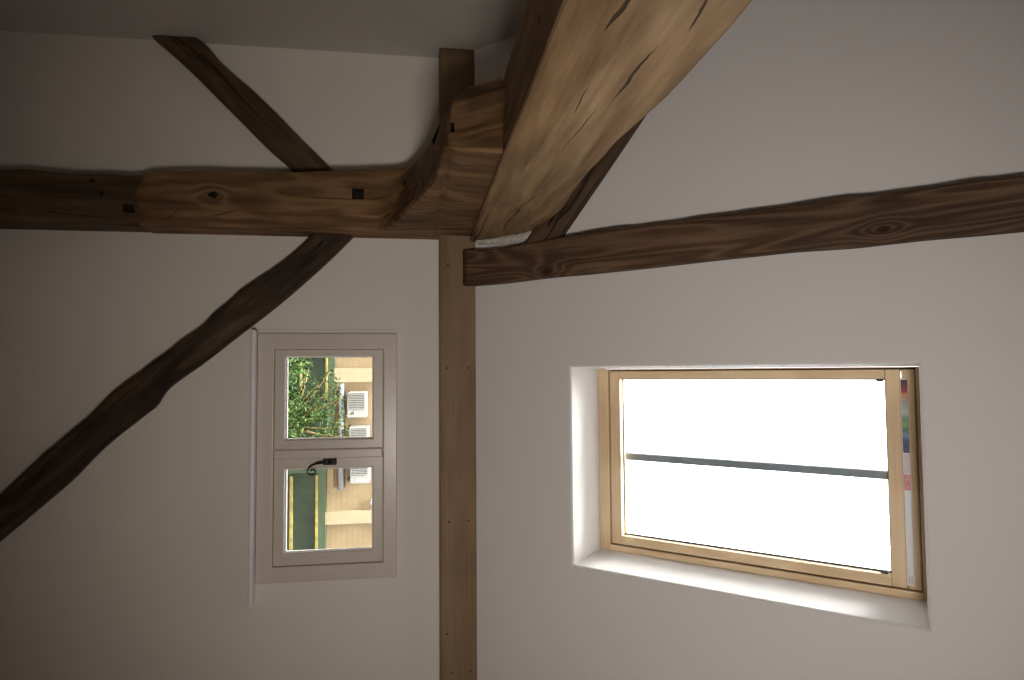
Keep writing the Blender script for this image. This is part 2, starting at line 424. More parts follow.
# ------------------------------------------------------------------ storey post with its jowl
def post():
    root = empty('timber_post', (-.765, 2.95, 0))
    tag(root, 'upright oak post flaring into a thick curved head under the tie beam', 'post')
    # new oak upper length with knee: L (left arris), Mid, R (right arris), world-relative-to-camera (x, y, z)
    YF = 2.88
    def c(px, py, y):
        p = P(px, py, y)-CAM; return (p.x, p.y, p.z)
    zs = P(137, 200, YF).z-CAMZ
    st = [
      ((-.850,YF+.03,zs+.002), (-.74,YF+.028,zs-.035), (-.628,YF+.03,zs-.012)),
      ((c(143,172.5,YF)[0],YF+.010,zs+.02), (-.76,YF+.008,zs-.012), (-.626,YF+.01,zs+.012)),
      ((c(156,171,YF)[0],YF,zs+.06), (-.76,YF,zs+.04), (-.624,YF,zs+.06)),
      (c(200,170,YF), (-.76,YF-.004,-.89), (-.622,YF,-.89)),
      (c(250,170.5,YF), (-.76,YF-.004,-.69), (-.622,YF,-.69)),
      (c(300,170.5,YF), (-.76,YF-.004,-.49), (-.622,YF,-.49)),
      (c(350,169,YF), (-.76,YF-.004,-.28), (-.621,YF,-.29)),
      (c(385,168,YF), (-.76,YF-.004,-.15), (-.620,YF,-.20)),
      ((-.908,YF-.01,-.062), (-.77,YF-.03,-.085), (-.62,YF-.02,-.15)),
      ((-.910,2.79,-.012), (-.78,2.75,-.040), (-.62,2.76,-.105)),
      ((-.914,2.66,.028), (-.78,2.60,.004), (-.62,2.60,-.062)),
      ((-.920,2.50,.060), (-.79,2.44,.035), (-.622,2.42,-.012)),
      ((-.928,2.36,.084), (-.80,2.28,.062), (-.624,2.25,.030)),
      ((-.936,2.24,.108), (-.815,2.12,.085), (-.628,2.10,.058)),
      ((-.940,2.195,.118), (-.825,2.005,.096), (-.645,1.97,.070)),
      ((-.942,2.165,.128), (-.828,1.962,.102), (-.645,1.885,.080)),
      ((-.944,2.145,.142), (-.831,1.950,.114), (-.640,1.865,.096)),
      ((-.946,2.105,.175), (-.833,1.945,.145), (-.630,1.850,.125)),
      ((-.947,2.06,.215), (-.838,1.925,.200), (-.628,1.830,.180)),
      ((-.948,2.02,.270), (-.842,1.90,.270), (-.622,1.815,.245)),
    ]
    # denser along the length
    Ls = smooth_poly([Vector(s[0]) for s in st], 80); Ms = smooth_poly([Vector(s[1]) for s in st], 80); Rs = smooth_poly([Vector(s[2]) for s in st], 80)
    v = []; row = 0
    for i in range(80):
        L, Mi, Rr = Ls[i], Ms[i], Rs[i]
        # direction pointing out of the timber (towards the room / down under the knee)
        t = (Ms[min(i+1, 79)]-Ms[max(i-1, 0)]).normalized(); on = Vector((1, 0, 0)).cross(t).normalized()
        if on.y > 0 or (abs(on.y) < .2 and on.z > 0): on = -on
        ch = .016
        pts = [L-on*ch*1.2, L-on*ch*.3+Vector((ch*.25, 0, 0)), L+Vector((ch, 0, 0))]
        pts += [lerp(L+Vector((ch,0,0)), Mi, q) for q in (.33, .66)]+[Mi]
        pts += [lerp(Mi, Rr-Vector((ch,0,0)), q) for q in (.25, .5, .75)]
        pts += [Rr-Vector((ch, 0, 0)), Rr-on*ch*.3-Vector((ch*.25, 0, 0)), Rr-on*ch*1.2]
        # sides and back
        yb = 3.049
        zk = lambda p: p.z
        topz = .255
        if i == 0: pass
        bL = Vector((max(pts[0].x, -.912), yb, min(topz, pts[0].z))); bR = Vector((-.622, yb, min(topz, pts[-1].z)))
        # behind the knee the timber's back follows the post line upwards
        pts = [bL]+[lerp(bL, pts[0], q) for q in (.4, .8)]+pts+[lerp(pts[-1], bR, q) for q in (.2, .6)]+[bR]
        row = len(pts)
        for k, p in enumerate(pts):
            if 0 < k < row-1:
                q = p*5
                p = p+on*(mnoise.noise(q)*.006+mnoise.noise(q*4)*.0022)+Vector((1,0,0))*mnoise.noise(q+Vector((5,5,5)))*.003
            v.append(p+CAM)
    f = []
    for i in range(79):
        for k in range(row):
            j = (k+1) % row; f.append((i*row+k, i*row+j, (i+1)*row+j, (i+1)*row+k))
    f.append(tuple(range(row))); f.append(tuple(79*row+k for k in range(row)))
    sh = mesh('shaft', v, f, M['oak_post'], root, smooth=True, frame=((-.765, YF, CAMZ+zs), (0,0,1), (1,0,0)))
    sh.data.set_sharp_from_angle(angle=math.radians(32))
    tag(sh, 'newer honey brown oak length with the swept head')
    # old dark foot
    pxs = [-60, 0, 30, 60, 90, 115, 130, 150]
    top = [(-60,166),(0,168),(20,168),(40,170),(70,172.5),(100,173),(125,174.3),(150,174)]
    A = [P(x, y, 2.895) for x, y in resample(top, pxs)]; B = []
    for a in A: B.append(Vector((-.626, 2.895, a.z)))
    A[-1].z = B[-1].z = CAMZ+zs+.03
    A = [Vector((A[0].x, 2.895, 0))]+[a for a in A if a.z > .02]; B = [Vector((-.626, 2.895, 0))]+[b for b in B if b.z > .02]
    ft = timber('foot', A, B, (0, .154, 0), M['oak_foot'], root, chA=.012, chB=.02, rough=.005, seed=3)
    tag(ft, 'old dark worn lower length')
    # holes
    def hole(px0, px1, py0, py1, y, d=.035):
        a = P(px0, py0, y); b = P(px1, py1, y)
        return box('cutter', min(a.x,b.x), max(a.x,b.x), y-.05, y+d, min(a.z,b.z), max(a.z,b.z), M['dark_hole']), (a, b)
    c1, ab1 = hole(352, 364, 188.5, 199.5, YF)
    c3, _ = hole(403.5, 409, 183, 197, YF-.03, .03)
    # leaning slots on the knee
    cs = [c1, c3]
    for px, py, y, wx, wz in ((436.5,143,2.42,.034,.015),(451,136,1.97,.018,.006)):
        p = P(px, py, y)
        cs.append(box('cutter', p.x-wx, p.x+wx, y-.12, y+.06, p.z-wz, p.z+wz, M['dark_hole']))
    p = P(213, 195, YF); vv = []; n = 14
    for yy in (YF-.05, YF+.03):
        for k in range(n):
            a = 2*math.pi*k/n; vv.append(Vector((p.x+.014*math.cos(a)*(1+.2*math.sin(3*a)), yy, p.z+.019*math.sin(a))))
    cs.append(mesh('cutter', vv, [tuple(range(n)), tuple(range(n, 2*n))]+[(k, (k+1) % n, n+(k+1) % n, n+k) for k in range(n)], M['dark_hole']))
    cut(sh, cs)
    a, b = ab1
    cx, cz = (a.x+b.x)/2, (a.z+b.z)/2
    pg = box('peg', cx-.014, cx+.014, YF+.012, YF+.05, cz-.015, cz+.015, M['dark_hole'], root, bevel=.003)
    tag(pg, 'dark square oak peg sunk in its hole')
    c2 = []
    c5, ab = hole(123, 135, 204, 212, 2.895, .03); c2.append(c5)
    for px, py in ((101,193),(92,180)):
        p = P(px, py, 2.895); c2.append(box('cutter', p.x-.006, p.x+.006, 2.85, 2.91, p.z-.008, p.z+.008, M['dark_hole']))
    cut(ft, c2)
    return root
post()

# ------------------------------------------------------------------ tie beam
def interp(tab, x):
    tab = sorted(tab)
    if x <= tab[0][0]: return tab[0][1]
    for (a, b), (c, d) in zip(tab, tab[1:]):
        if x <= c:
            u = (x-a)/(c-a); return b+(d-b)*u
    return tab[-1][1]
def tie_beam():
    n = 110; v = []; m = 0
    y_end = BACK_Y+.0
    brk = [(-3,.40),(0,.42),(.8,.40),(1.05,.379),(1.28,.335),(1.59,.318),(2.03,.295),(2.33,.258),(2.7,.246),(3.1,.243)]
    kx = [(-3,-.59),(1.0,-.576),(1.6,-.580),(2.2,-.590),(2.6,-.598),(3.1,-.598)]
    topz = [(-3,.50),(.5,.53),(1.05,.545),(1.3,.545),(1.6,.528),(1.9,.52),(2.4,.528),(2.7,.50),(3.1,.49)]
    for i in range(n):
        y = y_end+(3.05-y_end)*i/(n-1)
        roofz = .269+(2.95-y)*math.tan(TH) if y > APEX_Y else 9
        roofb = .269+(2.95-(2*APEX_Y-y))*math.tan(TH)
        zt_ = min(interp(topz, y), roofz+.02, roofb+.02); zk = min(interp(brk, y), zt_-.01)
        zk = max(zk, .245)
        zl, zr = .276, .243
        if y > 2.9: zl = zr = .262
        xk = interp(kx, y); xr = -.602-min(.012, max(0, (zk-.243))*.1)
        xl = -.948
        zt_ = max(zt_, zl+.012)
        zk = min(zk, zt_-.004)
        sec = [(xl, zt_), (xl-.004, (zl+zt_)/2), (xl, zl+.014), (xl+.012, zl+.001)]
        sec += [(lerp(xl+.012, xr-.006, q), lerp(zl+.001, zr, q)) for q in (.25, .5, .75)]
        sec += [(xr-.006, zr), (xr, zr+.004)]
        sec += [(lerp(xr, xk, q), lerp(zr+.004, zk-.004, q)) for q in (.5,)]
        sec += [(xk-.001, zk-.003), (xk, zk+.003)]
        xt = min(xk, -.592)
        sec += [(lerp(xk, xt, q)+.002*math.sin(q*3.1), lerp(zk, zt_-.012, q)) for q in (.33, .66)]
        sec += [(xt, zt_-.012), (xt-.012, zt_)]
        sec += [(lerp(xk, xl, q), zt_+.003) for q in (.35, .7)]
        m = len(sec)
        for x, z in sec:
            p = Vector((x, y, z)); q = Vector((x*5, y*2.2, z*5))
            k = mnoise.noise(q*1.2)*.008+mnoise.noise(Vector((x*22, y*9, z*22)))*.0025
            dx = k if x > -.7 else -k; p += Vector((dx, 0, mnoise.noise(q*1.3+Vector((3,3,3)))*.006 if .25 < z else -abs(k)*.3))
            if p.z < .242 : p.z = .242
            v.append(p+CAM)
    f = [(i*m+k, i*m+(k+1) % m, (i+1)*m+(k+1) % m, (i+1)*m+k) for i in range(n-1) for k in range(m)]
    f += [tuple(range(m)), tuple((n-1)*m+k for k in range(m))]
    o = mesh('tie_beam', v, f, M['oak_beam'], None, smooth=True, frame=((0, 0, CAMZ+.38), (0,1,0), (1,0,0)))
    o.data.set_sharp_from_angle(angle=math.radians(22))
    tag(o, 'massive pale hewn oak tie beam coming overhead from the post head', 'beam')
    return o
tie_beam()

# ------------------------------------------------------------------ rafter on the slope
def on_slope(pts, off): return [RP(*R(x, y, off), off) for x, y in pts]
def rafter():
    off = -.055
    top = [(463,249.5),(498.6,248),(534,241.5),(557,237.6),(580.6,232.7),(608,228),(640,225.3),(707,216),(749,210),(790,205),(827,198.6),(854,195),(876,194),(925,187),(977,178.5),(1024,174)]
    bot = [(463,285.5),(498.6,282.5),(534,278),(557,275.5),(580.6,273.5),(608,270.6),(640,267.3),(707,259.5),(749,255),(790,250.5),(827,248),(854,246),(876,243.5),(925,238),(977,233.5),(1024,229)]
    A = on_slope(top, off); B = on_slope(bot, off)
    for L, x in ((A, -.545), (B, -.388)):
        for s in (2.6, 3.2, 3.9, APEX_S-.06): L.append(RP(x, s, off))
    def cc(px, py):
        x, s = R(px, py, off); return x, s
    # grain knots are given in the timber's own axes, measured from its first corner
    A0 = A[0]; X = (A[-1]-A[0]).normalized(); Yv = (B[0]-A[0]); Z = X.cross(Yv).normalized(); Yn = Z.cross(X)
    ks = []
    for px, py, r in ((883,230,.012),(547,272,.016)):
        p = RP(*R(px, py, off), off)-A0; ks.append((p.dot(X), p.dot(Yn), p.dot(Z), r))
    mt = wood('rafter_elm', lin((76,55,39)), lin((102,78,58)), lin((126,100,77)), stretch=.06, ring=18, ringamt=.26, fibre=75, crack=.35, knots=ks, off=(2,3,1), blot=.35, bump=.6)
    o = timber('rafter', A, B, RN*.055, mt, chA=.010, chB=.010, rough=.003, n=110, seed=5)
    tag(o, 'dark brown rafter with swirling grain rising up the sloping ceiling', 'beam')
rafter()

# ------------------------------------------------------------------ braces
def brace_upper():
    yf = 2.998
    A = [(150,34),(187,67),(234,114),(267,147),(294,170.6),(320,196)]
    B = [(193,33),(208,47),(222,63.5),(257.6,95),(293,130.6),(333,170.6),(350,188)]
    A3 = [P(x, y, yf) for x, y in A]; B3 = [P(x, y, yf) for x, y in B]
    for L in (A3, B3):
        for p in L: p.x = max(p.x, LEFT_X-.012)
    o = timber('diagonal_brace', A3, B3, (0, .0515, 0), M['old_brace2'], chA=.032, dropA=.016, chB=.008, rough=.004, seed=1)
    tag(o, 'short straight dark brace between the post and the grey side wall', 'beam')
def brace_lower():
    yf = 2.985
    A = [(-60,545),(0,492.5),(45,452.5),(80,422.5),(120,385),(165,352.5),(200,325),(240,290),(280,262.5),(300,246),(325,216)]
    B = [(-60,588),(0,538),(30,513),(65,483),(100,448),(140,416),(152.5,406),(165,388.5),(200,363),(235,336),(280,301),(320,266),(346,241),(372,214)]
    A3 = [P(x, y, yf) for x, y in A]; B3 = [P(x, y, yf) for x, y in B]
    o = timber('diagonal_brace', A3, B3, (0, .0645, 0), M['old_brace'], chA=.014, chB=.042, dropB=.02, rough=.006, seed=2, n=110)
    tag(o, 'long crooked nearly black brace falling from the post towards the floor', 'beam')
def brace_roof():
    off = -.04
    B = on_slope([(541,262),(557,238),(600,175),(643,111),(690,42)], off)
    d = (B[-1]-B[0]).normalized(); w = RN.cross(d).normalized()
    if w.x > 0: w = -w
    A = [b+w*.125 for b in B]
    o = timber('wind_brace', A, B, RN*.04, M['old_brace2'], chA=.01, chB=.03, dropB=.02, rough=.004, seed=4)
    tag(o, 'dark brace slanting up the sloping ceiling, mostly hidden behind the tie beam', 'beam')
brace_upper(); brace_lower(); brace_roof()

def mortar():
    bm = bmesh.new(); v = []; f = []
    pts = on_slope([(478,241),(490,240.5),(503,239.5),(516,238.5),(527,236),(533,232)], -.012)
    n = 26; pts = smooth_poly(pts, n); k = 8
    for i, p in enumerate(pts):
        for j in range(k):
            a = 2*math.pi*j/k
            r = .018*(1+.35*mnoise.noise(p*40+Vector((j, i, 0))))
            v.append(p+Vector((1,0,0))*r*math.cos(a)*1.1+RN*r*math.sin(a)*.9)
    f = [(i*k+j, i*k+(j+1) % k, (i+1)*k+(j+1) % k, (i+1)*k+j) for i in range(n-1) for j in range(k)]+[tuple(range(k)), tuple((n-1)*k+j for j in range(k))]
    bm.free()
    o = mesh('mortar_filling', v, f, M['mortar'])
    tag(o, 'crumbly pale mortar strip packed between the tie beam and the rafter', 'mortar')
mortar()

# ------------------------------------------------------------------ casement window
def casement():
    root = empty('window_1', (.37, WALL_Y, CAMZ-.7)); struct(root)
    g = lambda x, z, y: Vector((x, y, z))
    X0, X1, Z0, Z1 = -.180, .924, CAMZ-.700, CAMZ-.088
    a = P(274.5, 349.5, 3.035); b = P(383, 562, 3.035)
    ix0, ix1, iz0, iz1 = a.x, b.x, a.z, b.z
    fr = (lambda: None)
    v, f = ring_geo(g, rect(X0, X1, Z0, Z1), rect(ix0, ix1, iz0, iz1), 3.028, 3.14)
    mesh('frame', v, f, M['white_paint'], root, bevel=.005, seg=3)
    xm0 = P(300, 449.5, 3.035).x; xm1 = P(300, 459, 3.035).x
    def sash(x0, x1, gx0, gx1):
        gz0, gz1 = CAMZ-.583, CAMZ-.196
        e = .0012
        v, f = ring_geo(g, rect(x0+e, x1-e, iz0+e, iz1-e), rect(gx0, gx1, gz0, gz1), 3.040, 3.085)
        s = mesh('sash', v, f, M['white_paint'], root, bevel=.004, seg=3)
        # glazing bead ring, thinner and deeper
        v, f = ring_geo(g, rect(gx0-.001, gx1+.001, gz0-.001, gz1+.001), rect(gx0+.006, gx1-.006, gz0+.006, gz1-.006), 3.060, 3.08)
        mesh('glazing_bead', v, f, M['sill_paint'], s, bevel=.002)
        box('pane', gx0-.0005, gx1+.0005, 3.0665, 3.0695, gz0-.0005, gz1+.0005, M['glass'], s)
        return s
    s1 = sash(ix0, xm0+.012, -.076, .300)
    s2 = sash(xm0+.0165, ix1, .428, .802)
    st = box('meeting_stile', xm0, xm1, 3.022, 3.042, iz0+.003, iz1-.003, M['white_paint'], s2, bevel=.006, seg=3)
    # wrought handle with a curled tail
    y = 3.012
    pl = P(323, 459, y); ph = P(336.5, 464.8, y)
    hd = box('handle', pl.x, ph.x, 3.008, 3.0215, pl.z, ph.z, M['iron'], root, bevel=.003)
    tag(hd, 'black iron handle')
    pts = [P(326,462,y), P(323,462.6,y), P(316.5,463.8,y), P(311.4,466,y), P(308,469.3,y), P(307.6,472.5,y), P(310.3,474.9,y), P(313.8,474,y), P(315.2,471.2,y), P(313,469.2,y), P(311,470.2,y), P(311.2,471.6,y)]
    sp = smooth_poly(pts, 60)
    tube('curled_tail', sp, [max(.0032, .0075-.0045*i/20) for i in range(60)], M['iron'], hd)
    kn = P(330, 462, 3.0)
    tube('pivot', [Vector((kn.x, 3.000, kn.z)), Vector((kn.x, 3.012, kn.z))], .008, M['iron'], hd, n=14)
    # sill board
    sl = box('window_sill', -.192, 1.008, 2.985, 3.049, P(249.8,450,2.985).z, P(253.6,450,2.985).z, M['sill_paint'], root, bevel=.003, seg=3)
    # plaster reveal filler around the frame
    v, f = ring_geo(g, rect(X0-.018, X1+.018, Z0-.0, Z1+.018), rect(X0, X1, Z0+.001, Z1), 3.043, 3.06)
    mesh('window_trim', v, f, M['plaster'], root, bevel=.006, seg=3)
casement()

# ------------------------------------------------------------------ roof window
def roof_window():
    root = empty('window_2', RP(.387, 1.1, REV)); struct(root)
    g = lambda x, s, o: RP(x, s, o)
    fo = REV
    frame_in = R(609, 369.9, fo), R(609, 544, fo), R(913, 368, fo), R(926, 594, fo)
    fx0 = (frame_in[0][0]+frame_in[2][0])/2; fx1 = (frame_in[1][0]+frame_in[3][0])/2
    fs0 = (frame_in[0][1]+frame_in[1][1])/2; fs1 = (frame_in[2][1]+frame_in[3][1])/2
    e = .0006
    for nm, a in (('frame_rail', (IX0+e, IX1-e, IS0+e, fs0)), ('frame_rail', (IX0+e, IX1-e, fs1, IS1-e)), ('frame_stile', (IX0+e, fx0, fs0, fs1)), ('frame_stile', (fx1, IX1-e, fs0, fs1))):
        fr = (RP(a[0],a[2],fo), (1,0,0), RS) if nm == 'frame_rail' else (RP(a[0],a[2],fo), RS, (-1,0,0))
        rbox(nm, *a, fo, SL+.015, M['pine'], root, frame=fr, bevel=.002)
    v, f = ring_geo(g, rect(fx0-.001, fx1+.001, fs0-.001, fs1+.001), rect(fx0+.012, fx1-.012, fs0+.012, fs1-.012), fo+.03, fo+.045)
    mesh('light_seal', v, f, M['gasket'], root)  # ring added to block sky through the sash gap and darken the seam
    # sash
    so = fo+.006
    gx0 = (R(619.5,378.5,so)[0]+R(885,379,so)[0])/2; gx1 = (R(621.6,536,so)[0]+R(891.6,575.3,so)[0])/2
    gs0 = (R(619.5,378.5,so)[1]+R(621.6,536,so)[1])/2; gs1 = (R(885.3,379,so)[1]+R(891.6,575.3,so)[1])/2
    ss1 = (R(900.5,400,so)[1]+R(907,560,so)[1])/2
    c = .005
    print('velux', fx0, fx1, fs0, fs1, gx0, gx1, gs0, gs1, ss1)
    def rail(name, x0, x1, s0, s1, along):
        fr = (RP(x0,s0,so), (1,0,0), RS) if along == 'x' else (RP(x0,s0,so), RS, (-1,0,0))
        return rbox(name, x0, x1, s0, s1, so, so+.055, M['pine'], root, frame=fr, bevel=.003)
    rail('sash_rail', fx0+c, fx1-c, fs0+c, gs0, 'x')          # bottom
    rail('sash_rail', fx0+c, fx1-c, gs1, ss1, 'x')            # top
    rail('sash_stile', fx0+c, gx0, gs0+.0006, gs1-.0006, 's')
    rail('sash_stile', gx1, fx1-c, gs0+.0006, gs1-.0006, 's')
    go = so+.036
    rbox('pane', gx0-.002, gx1+.002, gs0-.002, gs1+.002, go, go+.004, M['glass'], root)
    v, f = ring_geo(g, rect(gx0-.001, gx1+.001, gs0-.001, gs1+.001), rect(gx0+.005, gx1-.006, gs0+.004, gs1-.005), go-.003, go-.0005)
    mesh('gasket', v, f, M['gasket'], root)
    # outer bar across the pane, running up the slope
    bo = go+.045
    bx = [(R(635,455,bo)[0]+R(880,469,bo)[0])/2, (R(635,462,bo)[0]+R(880,477.5,bo)[0])/2]
    rbox('glazing_bar', bx[0], bx[1], fs0-.0, fs1, bo, bo+.03, M['steel_dark'], root, bevel=.003)
    # clips
    for px, py in ((881,379.5),(886,570.5)):
        x, s = R(px, py, so+.03)
        x = gx0+.004 if py < 450 else gx1-.004
        rbox('clip', x-.006, x+.006, s-.014, s+.008, so+.012, so+.034, M['gasket'], root, bevel=.002)
    # ventilation flap with its white printed strip
    t0, t1 = ss1+.003, fs1-.003
    flap = rbox('ventilation_flap', fx0+c, fx1-c, t0, t1, so-.002, so+.05, M['pine'], root, frame=(RP(fx0,t0,so), (1,0,0), RS), bevel=.004)
    bo_ = so-.009
    bs0 = (R(901,420,bo_)[1]+R(905.5,540,bo_)[1])/2; bs1 = (R(909.5,420,bo_)[1]+R(913.5,560,bo_)[1])/2
    w0 = R(905,378.5,bo_)[0]; w1 = R(910,586,bo_)[0]
    bar = rbox('control_bar', w0, w1, bs0, bs1, bo_, so-.002, M['bar_white'], root, bevel=.003, seg=3)
    tag(bar, 'white control bar')
    yx = lambda py: R(907, py, bo_)[0]
    def strip(name, py0, py1, a0, a1, mat, parent=bar, lift=.0006):
        hs = bs1-bs0
        return rbox(name, yx(py0), yx(py1), bs0+hs*a0, bs0+hs*a1, bo_-lift, bo_-lift+.0005, mat, parent)
    # coloured printed sticker
    t = NT('sticker_print'); tc = t.n('ShaderNodeTexCoord'); sx = t.n('ShaderNodeSeparateXYZ'); t.l(tc.outputs['Generated'], sx.inputs[0])
    nn = t.noise(tc.outputs['Object'], 60, 3)
    u = t.math('ADD', sx.outputs[0], t.math('MULTIPLY', t.math('SUBTRACT', nn, .5), .06))
    cols = [(0, (40,42,60)), (.06, (96,40,44)), (.16, (150,50,38)), (.20, (214,132,54)), (.27, (176,150,130)), (.34, (150,155,155)),
            (.45, (176,186,188)), (.53, (84,132,92)), (.62, (110,160,90)), (.68, (60,104,86)), (.76, (100,140,150)), (.82, (48,60,120)), (.90, (34,38,74)), (1, (52,60,80))]
    t.l(t.ramp(u, [(p, lin(c_)) for p, c_ in cols]), t.b.inputs['Base Color']); t.b.inputs['Roughness'].default_value = .35
    strip('picture_sticker', 380, 453, .12, .95, t.m)
    t = NT('text_print'); v_ = t.coords((1,1,1)); w = t.n('ShaderNodeTexNoise'); w.inputs['Scale'].default_value = 260; t.l(v_, w.inputs['Vector'])
    t.l(t.ramp(w.outputs['Fac'], [(.42, lin((196,176,178))), (.6, lin((224,220,222)))]), t.b.inputs['Base Color'])
    strip('paper_label', 454, 473, .15, .9, t.m)
    red = plain('logo_red', lin((196,28,36)), .4)
    lg = strip('logo_plate', 474.5, 490, .12, .92, red, lift=.0008)
    # lettering
    xa, xb = yx(474.5), yx(490); hs = bs1-bs0
    def text(s, cx, cs, size, mat, name, lift=.0014, width=None):
        cu = bpy.data.curves.new('txt', 'FONT'); cu.body = s; cu.size = size; cu.align_x = 'CENTER'; cu.align_y = 'CENTER'; cu.extrude = .0002
        to = bpy.data.objects.new('txt', cu); COL.objects.link(to); bpy.context.view_layer.update()
        me = bpy.data.meshes.new_from_object(to.evaluated_get(bpy.context.evaluated_depsgraph_get()))
        vs = [v.co.copy() for v in me.vertices]; fs = [tuple(p.vertices) for p in me.polygons]
        bpy.data.objects.remove(to); bpy.data.curves.remove(cu); bpy.data.meshes.remove(me)
        if width:
            wd = max(v.x for v in vs)-min(v.x for v in vs); k = width/wd
            for v in vs: v.x *= k
        return mesh(name, [RP(cx+v.x, cs+v.y, bo_-lift-v.z) for v in vs], fs, mat, bar)
    wt = plain('logo_white', (.85,.85,.85), .4)
    sm = (bs0+bs1)/2+.0005
    text('VELUX', (xa+xb)/2, sm, .014, wt, 'logo_lettering', width=(xb-xa)*.8)
    v, f = ring_geo(g, rect(xa+.003, xb-.003, bs0+hs*.2, bs0+hs*.85), rect(xa+.0045, xb-.0045, bs0+hs*.25, bs0+hs*.8), bo_-.0013, bo_-.0009)
    mesh('logo_border', v, f, wt, bar)
    gr = plain('small_print', lin((150,152,158)), .5)
    for k in range(3):
        s_ = bs0+hs*(.3+.18*k); rbox('small_print', yx(576), yx(583), s_, s_+hs*.07, bo_-.001, bo_-.0005, gr, bar)
roof_window()

# ------------------------------------------------------------------ outside
GZ = -1.15
struct(box('ground', -25, 25, WALL_Y+T+.01, 40, GZ-.1, GZ, plain('ground_paving', lin((70,68,64)), .9, var=.15, vs=2)))
def far_building():
    Y = 9.0
    root = empty('facade_building', (1, Y, GZ))
    tag(root, 'sandy coloured building with green shutters seen through the casement window', 'building')
    t = NT('sandy_render'); v = t.coords()
    sx = t.n('ShaderNodeSeparateXYZ'); tc = t.n('ShaderNodeTexCoord'); t.l(tc.outputs['Object'], sx.inputs[0])
    gr = t.math('FRACT', t.math('MULTIPLY', sx.outputs[2], 14)); ln = t.math('LESS_THAN', gr, .16)
    n = t.noise(v, 3, 5); n2 = t.noise(v, 25, 3)
    col = t.ramp(t.math('ADD', t.math('MULTIPLY', n, .7), t.math('MULTIPLY', n2, .3)), [(.35, lin((164,142,108))), (.65, lin((190,169,134)))])
    col = t.mix(t.math('MULTIPLY', ln, .35), col, lin((160,130,95)))
    t.l(col, t.b.inputs['Base Color']); t.b.inputs['Roughness'].default_value = .9
    sand = t.m
    wall = box('facade', -9, 11, Y, Y+6, GZ, CAMZ+1.3, sand, root)
    cream = plain('cream_render', lin((198,183,150)), .9, var=.06, vs=5)
    for y0, y1 in ((368,382),(510.5,523)):
        a = P(360, y0, Y-.05).x; b = P(360, y1, Y-.05).x
        box('pilaster', a, b, Y-.07, Y, P(334 if y0 < 400 else 325.5, 450, Y-.07).z, CAMZ+1.25, cream, root)
    v = [(-9.3, Y-.3, CAMZ+1.3), (11.3, Y-.3, CAMZ+1.3), (11.3, Y+6.3, CAMZ+1.3), (-9.3, Y+6.3, CAMZ+1.3), (-9.3, Y+3, CAMZ+2.6), (11.3, Y+3, CAMZ+2.6)]
    mesh('roof', v, [(0,1,5,4), (2,3,4,5), (0,4,3), (1,2,5), (0,3,2,1)], M['roofing'], root)
    # green shutters
    t = NT('green_paint'); vv = t.coords((1,1,1)); sx = t.n('ShaderNodeSeparateXYZ'); tc = t.n('ShaderNodeTexCoord'); t.l(tc.outputs['Object'], sx.inputs[0])
    fr = t.math('FRACT', t.math('MULTIPLY', sx.outputs[0], 9)); ln = t.math('LESS_THAN', fr, .1)
    n = t.noise(vv, 6, 4); col = t.ramp(n, [(.3, lin((44,58,44))), (.7, lin((68,84,62)))])
    t.l(t.mix(t.math('MULTIPLY', ln, .5), col, lin((24,36,28))), t.b.inputs['Base Color']); t.b.inputs['Roughness'].default_value = .6
    green = t.m
    green2 = plain('green_trim', lin((84,100,74)), .55, var=.1)
    yel = plain('yellow_batten', lin((176,158,88)), .6, var=.35, vs=14)  # mottled yellow strips across the green boards
    def shutter(py0, py1, pxtop, lines, trim):
        yy = Y-.04
        a = P(300, py0, yy).x; b = P(300, py1, yy).x; zt_ = P(pxtop, 500, yy).z
        s = box('shutter', a, b, yy, Y, GZ+.02, zt_, green, root)
        v, f = ring_geo(lambda x, z, y: Vector((x, y, z)), rect(a-.04, b+.04, GZ, zt_+.02), rect(a+.03, b-.03, GZ+.1, zt_-.09), yy-.03, Y)
        mesh('shutter_frame', v, f, green2, s, bevel=.008)
        for px, w, q0, q1 in lines:
            z = P(px, 500, yy).z; h = w/F*Y/2
            box('batten', P(300, q0, yy).x, P(300, q1, yy).x, yy-.045, yy, z-h, z+h, yel, s, bevel=.006)
    shutter(352, 468-28, 333, ((300,2.0,354,420), (326,2.2,354,400)), 0)
    shutter(471, 552, 325, ((291.5,3,476,549), (317,2.6,475,549)), 0)
    # recess with a pipe below the cooling units
    yy = Y-.01
    a = P(334, 391, yy); b = P(345.5, 487, yy)
    rc = box('lintel', a.x, b.x, Y-.03, Y, a.z, b.z, plain('brown_timber', lin((122,98,72)), .8, var=.3, vs=9), root)
    z = P(341, 450, Y-.1).z
    tube('pipe', [Vector((a.x-.1, Y-.1, z)), Vector((b.x+.02, Y-.1, z))], .035, plain('pipe_grey', lin((176,180,186)), .4, .2), root)
    # round vent
    p = P(374.5, 502, Y-.05); vv = []; n = 24
    for r, yq in ((.062, Y), (.062, Y-.05), (.045, Y-.06), (.042, Y-.03)):
        for k in range(n):
            an = 2*math.pi*k/n; vv.append((p.x+r*math.cos(an), yq, p.z+r*math.sin(an)))
    ff = [(i*n+k, i*n+(k+1) % n, (i+1)*n+(k+1) % n, (i+1)*n+k) for i in range(3) for k in range(n)]+[tuple(range(3*n, 4*n))]
    mesh('round_vent', vv, ff, M['bar_white'], root)
    return Y
Y = far_building()
